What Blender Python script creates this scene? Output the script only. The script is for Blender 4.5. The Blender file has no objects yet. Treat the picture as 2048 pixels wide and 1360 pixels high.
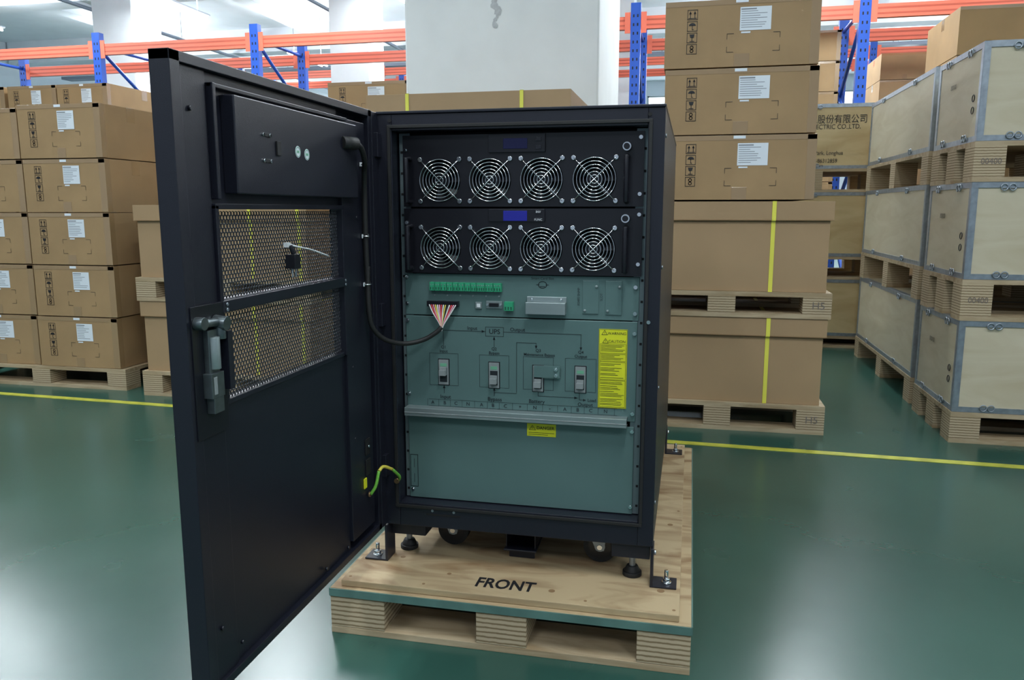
import bpy, bmesh, math, random
from mathutils import Vector, Matrix
random.seed(4)
sc=bpy.context.scene
sc.view_settings.view_transform='Standard'
sc.view_settings.look='None'
sc.view_settings.exposure=0.0

# ---------------------------------------------------------------- materials
def mat(name,col,rough=.5,metal=0.,noise=0.,nscale=20.,bump=0.,bscale=200.,emit=None,estr=0.,coat=0.,stretch=(1,1,1),spec=None):
    m=bpy.data.materials.new(name); m.use_nodes=True
    nt=m.node_tree; b=nt.nodes['Principled BSDF']
    b.inputs['Base Color'].default_value=(*col,1)
    b.inputs['Roughness'].default_value=rough
    b.inputs['Metallic'].default_value=metal
    if coat: b.inputs['Coat Weight'].default_value=coat; b.inputs['Coat Roughness'].default_value=.12
    if spec is not None: b.inputs['Specular IOR Level'].default_value=spec
    if emit: b.inputs['Emission Color'].default_value=(*emit,1); b.inputs['Emission Strength'].default_value=estr
    if noise or bump:
        tc=nt.nodes.new('ShaderNodeTexCoord'); mp=nt.nodes.new('ShaderNodeMapping')
        mp.inputs['Scale'].default_value=stretch
        nt.links.new(tc.outputs['Object'],mp.inputs['Vector'])
    if noise:
        n=nt.nodes.new('ShaderNodeTexNoise'); n.inputs['Scale'].default_value=nscale; n.inputs['Detail'].default_value=5
        nt.links.new(mp.outputs['Vector'],n.inputs['Vector'])
        r=nt.nodes.new('ShaderNodeValToRGB')
        r.color_ramp.elements[0].position=.3; r.color_ramp.elements[1].position=.7
        r.color_ramp.elements[0].color=(*[c*(1-noise) for c in col],1)
        r.color_ramp.elements[1].color=(*[min(1,c*(1+noise)) for c in col],1)
        nt.links.new(n.outputs['Fac'],r.inputs['Fac']); nt.links.new(r.outputs['Color'],b.inputs['Base Color'])
    if bump:
        n2=nt.nodes.new('ShaderNodeTexNoise'); n2.inputs['Scale'].default_value=bscale
        nt.links.new(mp.outputs['Vector'],n2.inputs['Vector'])
        bp=nt.nodes.new('ShaderNodeBump'); bp.inputs['Strength'].default_value=bump; bp.inputs['Distance'].default_value=.002
        nt.links.new(n2.outputs['Fac'],bp.inputs['Height']); nt.links.new(bp.outputs['Normal'],b.inputs['Normal'])
    return m
def woodmat(name,c1,c2,stretch,scale=6.,rough=.65,p0=.32,p1=.62):
    m=mat(name,c1,rough); nt=m.node_tree; b=nt.nodes['Principled BSDF']
    tc=nt.nodes.new('ShaderNodeTexCoord'); mp=nt.nodes.new('ShaderNodeMapping'); mp.inputs['Scale'].default_value=stretch
    n=nt.nodes.new('ShaderNodeTexNoise'); n.inputs['Scale'].default_value=scale; n.inputs['Detail'].default_value=7; n.inputs['Distortion'].default_value=1.2
    r=nt.nodes.new('ShaderNodeValToRGB'); r.color_ramp.elements[0].position=p0; r.color_ramp.elements[1].position=p1
    r.color_ramp.elements[0].color=(*c2,1); r.color_ramp.elements[1].color=(*c1,1)
    nt.links.new(tc.outputs['Object'],mp.inputs['Vector']); nt.links.new(mp.outputs['Vector'],n.inputs['Vector'])
    nt.links.new(n.outputs['Fac'],r.inputs['Fac']); nt.links.new(r.outputs['Color'],b.inputs['Base Color'])
    return m
def laminate(name,c1,c2,scale):
    m=mat(name,c1,.8); nt=m.node_tree; b=nt.nodes['Principled BSDF']
    tc=nt.nodes.new('ShaderNodeTexCoord'); w=nt.nodes.new('ShaderNodeTexWave'); w.bands_direction='Z'
    w.inputs['Scale'].default_value=scale; w.inputs['Distortion'].default_value=1.0; w.inputs['Detail'].default_value=3
    w.inputs['Detail Scale'].default_value=2.
    r=nt.nodes.new('ShaderNodeValToRGB'); r.color_ramp.elements[0].color=(*c2,1); r.color_ramp.elements[1].color=(*c1,1)
    r.color_ramp.elements[0].position=.05; r.color_ramp.elements[1].position=.5
    nt.links.new(tc.outputs['Object'],w.inputs['Vector']); nt.links.new(w.outputs['Fac'],r.inputs['Fac']); nt.links.new(r.outputs['Color'],b.inputs['Base Color'])
    return m

BLACK=mat('black_powder_coat',(.010,.011,.019),.36,bump=.12,bscale=900)
BLACKG=mat('black_gloss',(.008,.008,.012),.28)
DARK=mat('dark_interior',(.004,.004,.005),.7)
PANEL=mat('grey_panel_paint',(.118,.200,.192),.34,.2,noise=.04,nscale=6)
RAIL=mat('zinc_rail',(.20,.25,.26),.4,.6)
CHROME=mat('chrome',(.85,.87,.9),.12,1.)
STEEL=mat('galvanised_steel',(.34,.38,.42),.4,.8,noise=.15,nscale=40)
LOCKM=mat('cast_lock_metal',(.17,.20,.21),.35,.85,noise=.15,nscale=60)
SILVER=mat('silver_plate',(.34,.40,.40),.32,.6)
GREYPL=mat('grey_plastic',(.25,.28,.28),.5)
INK=mat('black_ink',(.012,.012,.014),.6)
DINK=mat('panel_ink',(.010,.016,.02),.6)
PENCIL=mat('marker_pen',(.17,.14,.12),.7)
WHITE=mat('white_paint_print',(.75,.78,.8),.5)
YEL=mat('yellow_label',(.74,.74,.02),.5)
GRN=mat('green_terminal',(.03,.34,.17),.45)
GRN2=mat('green_terminal_slot',(.01,.09,.05),.5)
LCD=mat('blue_lcd',(.01,.01,.12),.2,emit=(.012,.02,.42),estr=.28)
LCDOFF=mat('dim_lcd',(.005,.005,.03),.15,emit=(.01,.015,.3),estr=.05)
RUBBER=mat('black_rubber',(.012,.012,.012),.6)
RED=mat('wire_red',(.6,.04,.05),.5); PNK=mat('wire_pink',(.75,.3,.4),.5); WHT=mat('wire_white',(.75,.75,.72),.5); YW=mat('wire_yellow',(.7,.6,.08),.5)
GYW=mat('earth_wire_green',(.15,.45,.05),.5); BRASS=mat('brass_lug',(.5,.3,.15),.35,.9)
CARD=mat('corrugated_cardboard',(.35,.225,.108),.72,noise=.09,nscale=5,bump=.1,bscale=60)
CARD2=mat('cardboard_smooth',(.37,.245,.13),.7,noise=.05,nscale=4)
CARDE=mat('cardboard_edge',(.25,.15,.07),.8)
TAPE=mat('packing_tape',(.34,.22,.11),.16,coat=.7,spec=.8)
LABEL=mat('paper_label',(.74,.79,.84),.6)
LINK=mat('label_print',(.25,.27,.3),.7)
STRAP=mat('yellow_strap',(.78,.74,.10),.35)
PLY=woodmat('plywood_face',(.46,.35,.20),(.32,.21,.11),(1,3,3),3.)
PLYC=woodmat('crate_plywood',(.58,.52,.38),(.50,.43,.29),(1,1,4),2.5,.55)
PLYY=woodmat('crate_plywood_yellow',(.58,.45,.24),(.48,.35,.17),(1,1,4),2.5,.55)
PLYTOP=woodmat('pallet_top_ply',(.49,.37,.215),(.27,.165,.08),(1.0,4,1),3.6,p0=.36,p1=.58)
LAM=laminate('laminated_block',(.48,.38,.25),(.20,.14,.07),30)
PWOOD=woodmat('pallet_wood',(.46,.36,.23),(.30,.21,.11),(1,6,6),4.)
TEAL=mat('green_edge_paint',(.09,.18,.155),.6,noise=.25,nscale=12)
BLUE=mat('rack_blue_steel',(.02,.09,.46),.4)
ORANGE=mat('rack_orange_steel',(.80,.17,.10),.45)
ORD=mat('rack_orange_groove',(.50,.09,.05),.5)
CONC=mat('white_column_paint',(.74,.78,.79),.7,noise=.05,nscale=3,bump=.2,bscale=30)
CHIP=mat('chipped_plaster',(.48,.51,.53),.9,noise=.12,nscale=40)
WALLM=mat('white_wall_paint',(.72,.78,.84),.8,noise=.03,nscale=2)
CEILM=mat('ceiling_paint',(.80,.84,.88),.8,noise=.04,nscale=2)
CABLETRAY=mat('conduit_grey',(.25,.29,.36),.5)
REDPIPE=mat('fire_pipe',(.22,.04,.04),.4)
LAMPM=mat('lamp_tube',(1,1,1),.4,emit=(.90,.96,1),estr=22)
WINM=mat('window_daylight_glass',(.8,.9,1),.2,emit=(.78,.90,1),estr=3.2)  # glow of the added back-wall panels, gives a bright bluish background
LINEY=mat('yellow_floor_paint',(.48,.48,.06),.45,noise=.25,nscale=15)
MESHM=mat('mesh_coating',(.035,.035,.04),.3)
STKG=mat('sticker_green',(.15,.4,.25),.5)

# ---------------------------------------------------------------- mesh helper
class G:
    def __init__(s,name,parent=None,loc=(0,0,0),rz=0.,bevel=0.):
        s.n=name;s.p=parent;s.loc=loc;s.rz=rz;s.bv=bevel;s.bm=bmesh.new();s.m=[]
    def mi(s,m):
        if m not in s.m: s.m.append(m)
        return s.m.index(m)
    def face(s,vs,m,sm=False):
        try:
            f=s.bm.faces.new(vs); f.material_index=s.mi(m); f.smooth=sm; return f
        except ValueError: return None
    def box(s,x0,x1,y0,y1,z0,z1,m,top=None):
        v=[s.bm.verts.new(p) for p in ((x0,y0,z0),(x1,y0,z0),(x1,y1,z0),(x0,y1,z0),(x0,y0,z1),(x1,y0,z1),(x1,y1,z1),(x0,y1,z1))]
        for i,q in enumerate(((3,2,1,0),(4,5,6,7),(0,1,5,4),(1,2,6,5),(2,3,7,6),(3,0,4,7))):
            s.face([v[k] for k in q], (top if top and i==1 else m))
        return v
    def frame2(s,d):
        d=Vector(d).normalized(); a=Vector((0,0,1)) if abs(d.z)<.9 else Vector((1,0,0))
        u=d.cross(a).normalized(); return d,u,d.cross(u)
    def cyl(s,p0,p1,r,m,seg=14,r2=None,caps=True):
        p0=Vector(p0);p1=Vector(p1);d,u,w=s.frame2(p1-p0); r2=r if r2 is None else r2
        A=[];B=[]
        for i in range(seg):
            a=2*math.pi*i/seg; o=u*math.cos(a)+w*math.sin(a)
            A.append(s.bm.verts.new(p0+o*r)); B.append(s.bm.verts.new(p1+o*r2))
        for i in range(seg):
            j=(i+1)%seg; s.face([A[i],A[j],B[j],B[i]],m,True)
        if caps: s.face(A[::-1],m); s.face(B,m)
    def tube(s,pts,r,m,seg=8,smooth=6,r1=None):
        P=[Vector(p) for p in pts]
        if smooth and len(P)>2:
            Q=[]
            E=[P[0]*2-P[1]]+P+[P[-1]*2-P[-2]]
            for i in range(1,len(E)-2):
                for k in range(smooth):
                    t=k/smooth; a,b,c,d=E[i-1],E[i],E[i+1],E[i+2]
                    Q.append(.5*((2*b)+(c-a)*t+(2*a-5*b+4*c-d)*t*t+(3*b-a-3*c+d)*t**3))
            Q.append(P[-1]); P=Q
        rings=[]; u=None
        for i,p in enumerate(P):
            d=(P[min(i+1,len(P)-1)]-P[max(i-1,0)]).normalized()
            if u is None: _,u,_w=s.frame2(d)
            u=(u-d*u.dot(d)).normalized(); w=d.cross(u)
            rr=r if r1 is None else r+(r1-r)*i/(len(P)-1)
            rings.append([s.bm.verts.new(p+(u*math.cos(2*math.pi*k/seg)+w*math.sin(2*math.pi*k/seg))*rr) for k in range(seg)])
        for a,b in zip(rings[:-1],rings[1:]):
            for k in range(seg):
                j=(k+1)%seg; s.face([a[k],a[j],b[j],b[k]],m,True)
        s.face(rings[0][::-1],m); s.face(rings[-1],m)
    def ring(s,c,R,r,m,axis='y',seg=36,ts=6):
        c=Vector(c); V=[]
        for i in range(seg):
            a=2*math.pi*i/seg; row=[]
            for k in range(ts):
                b=2*math.pi*k/ts; q=R+r*math.cos(b); h=r*math.sin(b)
                if axis=='y': p=Vector((q*math.cos(a),h,q*math.sin(a)))
                elif axis=='x': p=Vector((h,q*math.cos(a),q*math.sin(a)))
                else: p=Vector((q*math.cos(a),q*math.sin(a),h))
                row.append(s.bm.verts.new(c+p))
            V.append(row)
        for i in range(seg):
            for k in range(ts):
                j=(i+1)%seg;l=(k+1)%ts; s.face([V[i][k],V[i][l],V[j][l],V[j][k]],m,True)
    def poly(s,pts,y,m):   # flat polygon in x,z facing -Y
        s.face([s.bm.verts.new((p[0],y,p[1])) for p in pts],m)
    def line(s,x0,z0,x1,z1,y,w,m):
        d=Vector((x1-x0,z1-z0)).normalized()*w/2; n=Vector((-d.y,d.x))
        s.poly([(x0-d.x-n.x,z0-d.y-n.y),(x1+d.x-n.x,z1+d.y-n.y),(x1+d.x+n.x,z1+d.y+n.y),(x0-d.x+n.x,z0-d.y+n.y)],y,m)
    def done(s):
        me=bpy.data.meshes.new(s.n)
        s.bm.normal_update()
        s.bm.to_mesh(me); s.bm.free()
        for m in s.m: me.materials.append(m)
        o=bpy.data.objects.new(s.n,me); o.location=s.loc; o.rotation_euler=(0,0,s.rz)
        sc.collection.objects.link(o)
        if s.p: o.parent=s.p
        if s.bv:
            b=o.modifiers.new('bevel','BEVEL'); b.width=s.bv; b.segments=2; b.limit_method='ANGLE'
        return o
def empty(name,loc=(0,0,0),rz=0.):
    e=bpy.data.objects.new(name,None); e.location=loc; e.rotation_euler=(0,0,rz); e.empty_display_size=.1
    sc.collection.objects.link(e); return e
FR=(math.pi/2,0,0)
def text(name,body,loc,size,m,parent=None,rot=FR,sx=1.,ax='CENTER',bold=0.):
    c=bpy.data.curves.new(name,'FONT'); c.body=body; c.size=size; c.align_x=ax; c.align_y='CENTER'; c.offset=bold
    c.resolution_u=3
    c.materials.append(m)
    o=bpy.data.objects.new(name,c); o.location=loc; o.rotation_euler=rot; o.scale=(sx,1,1)
    sc.collection.objects.link(o)
    if parent: o.parent=parent
    return o

# ---------------------------------------------------------------- room
g=G('floor'); g.box(-14,12,-7,22,-.1,0,CEILM)
g.done()
fl=bpy.data.objects['floor']
fm=bpy.data.materials.new('green_epoxy_floor'); fm.use_nodes=True
nt=fm.node_tree; b=nt.nodes['Principled BSDF']
tc=nt.nodes.new('ShaderNodeTexCoord')
n=nt.nodes.new('ShaderNodeTexNoise'); n.inputs['Scale'].default_value=1.3; n.inputs['Detail'].default_value=6
r=nt.nodes.new('ShaderNodeValToRGB'); r.color_ramp.elements[0].color=(.022,.074,.057,1); r.color_ramp.elements[1].color=(.031,.096,.075,1)
r.color_ramp.elements[0].position=.3; r.color_ramp.elements[1].position=.7
nt.links.new(tc.outputs['Object'],n.inputs['Vector']); nt.links.new(n.outputs['Fac'],r.inputs['Fac']); nt.links.new(r.outputs['Color'],b.inputs['Base Color'])
n2=nt.nodes.new('ShaderNodeTexNoise'); n2.inputs['Scale'].default_value=3; n2.inputs['Detail'].default_value=4
nt.links.new(tc.outputs['Object'],n2.inputs['Vector'])
mr=nt.nodes.new('ShaderNodeMapRange'); mr.inputs['To Min'].default_value=.22; mr.inputs['To Max'].default_value=.30
nt.links.new(n2.outputs['Fac'],mr.inputs['Value']); nt.links.new(mr.outputs['Result'],b.inputs['Roughness'])
n3=nt.nodes.new('ShaderNodeTexNoise'); n3.inputs['Scale'].default_value=14; n3.inputs['Detail'].default_value=3
nt.links.new(tc.outputs['Object'],n3.inputs['Vector'])
bp=nt.nodes.new('ShaderNodeBump'); bp.inputs['Strength'].default_value=.10; bp.inputs['Distance'].default_value=.004
nt.links.new(n3.outputs['Fac'],bp.inputs['Height']); nt.links.new(bp.outputs['Normal'],b.inputs['Normal'])
fl.data.materials[0]=fm

g=G('floor_line')
a=math.atan2(1.465-1.642,1.855+2.724)
g.box(-8,8,-.021,.021,.0005,.002,LINEY)
o=g.done(); o.location=(-.43,1.553,0); o.rotation_euler=(0,0,a)

g=G('ceiling'); g.box(-14,12,-7,22,4.5,4.6,CEILM); g.done()
for i,y in enumerate((5.2,9.4,13.6,17.8)):
    g=G('ceiling_beam'); g.box(-13.95,11.95,y,y+.4,4.05,4.5,CEILM); g.done()
for i,x in enumerate((-10,-6.6,-3.3,3.6,7.5)):
    g=G('ceiling_beam'); g.box(x,x+.3,-6.9,21.9,4.2,4.5,CEILM); g.done()
# walls; glowing window panels added up high to brighten the background
g=G('wall_back'); g.box(-14,12,22,22.2,0,1.8,WALLM); g.box(-14,12,22,22.2,4.1,4.6,WALLM)
xs=[-14+2.6*i for i in range(11)]
for x in xs: g.box(max(-14,x-.3),min(12,x+.3),22,22.2,1.8,4.1,WALLM)
g.done()
for i in range(10):
    g=G('window_%d'%(i+1)); g.box(xs[i]+.3,xs[i+1]-.3,22.1,22.12,1.8,4.1,WINM)
    for xx in (xs[i]+.3,xs[i]+1.28,xs[i+1]-.34): g.box(xx,xx+.04,22.05,22.1,1.8,4.1,SILVER)
    for zz in (1.8,2.9,4.06): g.box(xs[i]+.3,xs[i+1]-.3,22.05,22.1,zz,zz+.04,SILVER)
    g.done()
g=G('wall_left'); g.box(-14.2,-14,-7,22,0,4.6,WALLM); g.done()
g=G('wall_right'); g.box(12,12.2,-7,22,0,4.6,WALLM); g.done()
def column(x0,x1,y0,y1,chip=False):
    g=G('concrete_column',loc=((x0+x1)/2,(y0+y1)/2,0),bevel=.012); w=(x1-x0)/2; d=(y1-y0)/2
    g.box(-w,w,-d,d,0,4.5,CONC)
    if chip:
        for k in range(14):
            cx=-.02+.012*math.sin(k*.9); cz=2.16-k*.016; rr=random.uniform(.010,.02)*(1.3 if k in(6,7,8) else 1)
            g.poly([(cx+rr*random.uniform(.6,1.2)*math.cos(t*math.pi/4),cz+rr*random.uniform(.7,1.2)*math.sin(t*math.pi/4)) for t in range(8)],-d-.0015-.0001*k,CHIP)
    g.done()
column(-1.02,.12,3.0,4.2,True)
column(-3.82,-3.30,8,8.5)
column(-7.2,-6.6,8,8.6)
column(4.0,4.6,8,8.6)
column(-1,-.4,12.4,13); column(-6,-5.4,15,15.6); column(2.2,2.8,14,14.6)

# pipes/conduits on ceiling
g=G('fire_pipe')
g.cyl((-13,6.95,3.85),(11,6.95,3.85),.05,REDPIPE)
for x in (-12,-9,-6,-3,0,3,6,9): g.cyl((x,6.95,3.85),(x,6.95,4.5),.008,STEEL,6)
g.done()
g=G('cable_tray')
g.box(-13,11,14.0,14.3,3.75,3.81,CABLETRAY)
for x in range(-12,11,2): g.cyl((x,14.15,3.8),(x,14.15,4.5),.008,STEEL,6)
g.done()
g=G('ceiling_conduit')
for x in (-8.6,-5.0,-2.2,5.6):
    g.cyl((x,3,4.0),(x,21,4.0),.03,CABLETRAY,8)
    for y in (4,8,12,16,20): g.cyl((x,y,4.0),(x,y,4.5),.006,STEEL,6)
g.done()

# lamps : fixtures, tube + housing + area lights (down and up, bare tubes)
def lamp(x,y,z=3.55,P=95,U=30,L=1.3):
    e=empty('fluorescent_lamp',(x,y,z))
    g=G('housing',e); g.box(-.11,.11,-L/2,L/2,.03,.05,WALLM)
    for dx in (-.05,.05): g.cyl((dx,-L/2,.005),(dx,L/2,.005),.016,LAMPM,8)
    for yy in (-L*.4,L*.4): g.cyl((0,yy,.05),(0,yy,4.5-z),.006,STEEL,6)
    g.done()
    for nm,pw,dz,rx in (('lamp_glow',P,-.02,0),('lamp_glow_up',U,.06,math.pi)):
        if pw<=0: continue
        l=bpy.data.lights.new(nm,'AREA'); l.shape='RECTANGLE'; l.size=.22; l.size_y=L; l.energy=pw; l.color=(.90,.96,1)
        o=bpy.data.objects.new(nm,l); sc.collection.objects.link(o); o.parent=e; o.location=(0,0,dz); o.rotation_euler=(rx,0,0)
for x in (-9.5,-6.1,-3.0,1.6,4.6,8):
    for y in (4.6,8.2,12,16):
        lamp(x,y,3.55,75 if y>5 or x<0 else 60,62)
lamp(-3.2,1.2,3.9,60,18)  # unseen lamp, added to brighten the left side
for x in (-2.6,.9,4.2):  # unseen fill lamps added out of view, brighten the cabinet front
    lamp(x,-1.4,3.9,50,16)
for x in (-4,-.5,3):  # further fill added behind the camera, never in view
    lamp(x,-4.2,3.9,55,15)

# ---------------------------------------------------------------- generic cargo
def pallet_geo(g,x0,x1,y0,y1,z0,h=.12,m=PWOOD,bl=LAM,t=.018):
    bw=min(.11,(x1-x0)*.16)
    xs=[x0,(x0+x1)/2-bw/2,x1-bw]; ys=[y0,(y0+y1)/2-bw/2,y1-bw]
    g.box(x0,x1,y0,y1,z0+h-t,z0+h,m)
    for yy in ys:
        for xx in xs: g.box(xx,xx+bw,yy,yy+bw,z0+t,z0+h-t,bl)
    for yy in ys: g.box(x0,x1,yy,yy+bw,z0,z0+t,m)
def pallet(x0,x1,y0,y1,z0,h=.12,txt=None):
    e=empty('wooden_pallet',(x0,y0,z0))
    g=G('deck_and_blocks',e); pallet_geo(g,0,x1-x0,0,y1-y0,0,h); g.done()
    if txt:
        text('marker_writing',txt,(x1-x0-.05,-.0015,h*.5),.042,PENCIL,e)
    return e

def symbols(g,cx,z1,h,y):
    s=h/4.3; w=s*.8
    def fr(c):
        for a in ((-1,-1,1,-1),(1,-1,1,1),(1,1,-1,1),(-1,1,-1,-1)):
            g.line(cx+a[0]*w*.6,c+a[1]*s*.46,cx+a[2]*w*.6,c+a[3]*s*.46,y,s*.05,INK)
    c=z1-s*.5; fr(c)
    for dx in (-.22,.22):
        g.line(cx+dx*s,c-s*.28,cx+dx*s,c+s*.2,y,s*.07,INK)
        g.poly([(cx+dx*s-s*.13,c+s*.08),(cx+dx*s+s*.13,c+s*.08),(cx+dx*s,c+s*.36)],y,INK)
    g.line(cx-s*.36,c-s*.34,cx+s*.36,c-s*.34,y,s*.07,INK)
    c-=s*1.1; fr(c)
    g.poly([(cx+s*.34*math.cos(math.pi*k/8),c+s*.05+s*.28*math.sin(math.pi*k/8)) for k in range(9)],y,INK)
    g.line(cx,c-s*.32,cx,c+s*.1,y,s*.06,INK); g.line(cx,c-s*.32,cx+s*.12,c-s*.32,y,s*.06,INK)
    c-=s*1.1; fr(c)
    g.poly([(cx-s*.25,c+s*.34),(cx-s*.16,c),(cx+s*.16,c),(cx+s*.25,c+s*.34)],y,INK)
    g.line(cx,c-s*.3,cx,c,y,s*.07,INK); g.line(cx-s*.2,c-s*.34,cx+s*.2,c-s*.34,y,s*.07,INK)
    c-=s*1.1; fr(c)
    for dz in (.17,-.17):
        for k in range(10):
            a0=2*math.pi*k/10;a1=2*math.pi*(k+1)/10
            g.line(cx+s*.15*math.cos(a0),c+dz*s+s*.15*math.sin(a0),cx+s*.15*math.cos(a1),c+dz*s+s*.15*math.sin(a1),y,s*.07,INK)
def carton(x,y,z,w,d,h,rz=0.,mk=True,name='cardboard_carton'):
    g=G(name,loc=(x,y,z),rz=rz,bevel=.004)
    g.box(0,w,0,d,.001,h-.002,CARD)
    e=.0008
    # seam tape
    g.box(-e,w+e,d/2-.03,d/2+.03,h-.002,h-.002+e,TAPE)
    g.box(w,w+e,d/2-.03,d/2+.03,h-.075,h-.002,TAPE)
    g.box(-e,0,d/2-.03,d/2+.03,h-.075,h-.002,TAPE)
    g.box(w*.46,w*.56,-e,0,.001,.05,TAPE)
    g.box(0,w,-e,0,h-.022,h-.002,TAPE)
    g.box(w-.035,w+e,-e,.035,.002,h-.003,TAPE)
    if mk:
        y0=-.0015
        symbols(g,w*.18,h*.87,h*.66,y0)
        g.poly([(w*.49,h*.53),(w*.69,h*.53),(w*.69,h*.87),(w*.49,h*.87)],y0,LABEL)
        for k in range(9):
            zz=h*(.84-.033*k)
            g.line(w*.50,zz,w*(.50+ (.09 if k==0 else random.uniform(.07,.17))),zz,y0-.0004,h*(.02 if k==0 else .009),LINK)
        g.poly([(w*.5,h*.49),(w*.56,h*.49),(w*.56,h*.515),(w*.5,h*.515)],y0,LABEL)
        g.poly([(w*.46,h*.94),(w*.54,h*.94),(w*.54,h*.985),(w*.46,h*.985)],y0,LABEL)
        for sx,sz in ((0,0),(1,0),(0,1),(1,1)):
            cx=w*(.41+.34*sx); cz=h*(.22+.27*sz); ux=1-2*sx; uz=1-2*sz
            g.line(cx,cz,cx+ux*.025,cz,y0,.0016,INK); g.line(cx,cz,cx,cz+uz*.02,y0,.0016,INK)
    return g.done()
def bigbox(x0,x1,y0,y1,z0,z1,straps=(.5,),rz=0.,name='strapped_cardboard_box'):
    w=x1-x0;d=y1-y0;h=z1-z0
    g=G(name,loc=(x0,y0,z0),rz=rz,bevel=.004)
    g.box(.012,w-.012,.012,d-.012,.001,h-.07,CARD2)
    g.box(0,w,0,d,h-.075,h-.001,CARD2)
    g.box(.0,w,-.001,0,h-.077,h-.073,CARDE)
    for s in straps:
        a=w*s
        g.box(a-.008,a+.008,-.003,-.001,h-.075,h+.001,STRAP)
        g.box(a-.008,a+.008,-.002,.012,h-.078,h-.074,STRAP)
        g.box(a-.008,a+.008,.009,.0115,.0,h-.075,STRAP)
        g.box(a-.008,a+.008,-.003,d+.003,h-.001,h+.001,STRAP)
        g.box(a-.008,a+.008,d,d+.003,0,h,STRAP)
    return g.done()

def crate(x0,x1,y0,y1,z0,z1,pm=PLYC):
    w=x1-x0;d=y1-y0;h=z1-z0
    e=empty('plywood_crate',(x0,y0,z0))
    g=G('panels',e,bevel=.002); g.box(.002,w-.002,.002,d-.002,0.001,h,pm); g.done()
    g=G('steel_edging',e)
    s=.022;t=.0015
    for (a,b_) in ((0,s),(w-s,w)):
        g.box(a,b_,-t,.002,0.001,h,STEEL); g.box(a,b_,d-.002,d+t,0.001,h,STEEL)
    for (a,b_) in ((0.001,s),(h-s,h)):
        g.box(-t,w+t,-t*1.4,.002,a,b_,STEEL); g.box(-t,.002,0,d,a,b_,STEEL); g.box(w-.002,w+t,0,d,a,b_,STEEL)
    for (a,b_) in ((0,s),(d-s,d)):
        g.box(-t*1.4,.002,a,b_,0.001,h,STEEL); g.box(w-.002,w+t*1.4,a,b_,0.001,h,STEEL)
        g.box(0,w,a,b_,h-.002,h+t,STEEL)
    g.box(0,s,0,d,h-.002,h+t,STEEL); g.box(w-s,w,0,d,h-.002,h+t,STEEL)
    # butterfly spring clips
    cl=[.12,.5,.88] if w>.6 else [.25,.75]
    for c in cl:
        for zz in (.02,h-.02):
            for dx in (-.014,.014):
                g.ring((w*c+dx,-.006,zz),.012,.0028,STEEL,'y',14,5)
            g.box(w*c-.026,w*c+.026,-.004,-.001,zz-.004,zz+.004,STEEL)
    for c in (.25,.75):
        for zz in (.02,h-.02):
            for dy in (-.014,.014):
                g.ring((-.006,d*c+dy,zz),.012,.0028,STEEL,'x',14,5)
    g.done()
    return e

# right stack : two strapped boxes on pallets + cartons
R0,R1=.36,1.205
for k,(pz,bz,tz) in enumerate(((0,.12,.48),(.48,.585,.95))):
    p=pallet(R0-.0,R1+.01,1.745,2.62,pz,bz-pz,'H5')
    bigbox(R0,R1,1.75,2.6,bz,tz,(.73,) )
bx=[(.538,.955),(.532,1.213),(.526,1.472)]
for i,(x,z) in enumerate(bx):
    carton(x,1.752+.004*i,z,.585,.42,.256)
    carton(x+.004,2.18,z,.58,.42,.256,mk=False)
# stack behind cabinet
for pz,bz,tz in ((0,.12,.48),(.48,.585,.95),(.95,1.055,1.425)):
    pallet(-.80,.14,1.85,2.72,pz,bz-pz)
    bigbox(-.795,.135,1.855,2.70,bz,tz,(.21,.77),rz=0)
# left double stack
for pz,bz,tz in ((0,.125,.475),(.475,.59,.94)):
    pallet(-1.99,-1.06,1.77,2.6,pz,bz-pz)
    bigbox(-1.98,-1.07,1.775,2.59,bz,tz,(.68,.95))
# left carton stack
p=pallet(-3.16,-2.14,1.835,2.75,0,.11)
for k in range(5):
    z=.111+k*.2645
    dx=random.uniform(-.006,.006)
    carton(-2.645+dx,1.84,z,.475,.45,.262,mk=True,rz=0)
    carton(-3.135+dx,1.85,z,.475,.45,.262 if k<4 else .25,mk=True)
    carton(-2.645,2.30,z,.475,.43,.262,mk=False)
    carton(-3.135,2.30,z,.475,.43,.262,mk=False)
p=pallet(-4.3,-3.25,1.90,2.8,0,.11)
for k in range(5):
    z=.111+k*.2645
    carton(-3.76,1.92,z,.475,.85,.262)
# further cartons left
p=pallet(-4.9,-3.3,3.4,4.4,0,.12)
for i,x in enumerate((-4.75,-4.22,-3.80)):
    for k in range(6):
        carton(x,3.42,.121+k*.28,.41 if i else .5,.8,.277,mk=(k>3))
p=pallet(-3.1,-2.3,3.3,4.2,0,.12)
for x in (-3.05,):
    for k in range(4): carton(x,3.32,.121+k*.33,.72,.8,.328,mk=False)
# small stack seen left of the white column
p=pallet(-1.95,-1.05,3.2,4.0,0,.12)
for k in range(6): carton(-1.62,3.22,.121+k*.265,.55,.7,.263,mk=(k==5))

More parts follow.
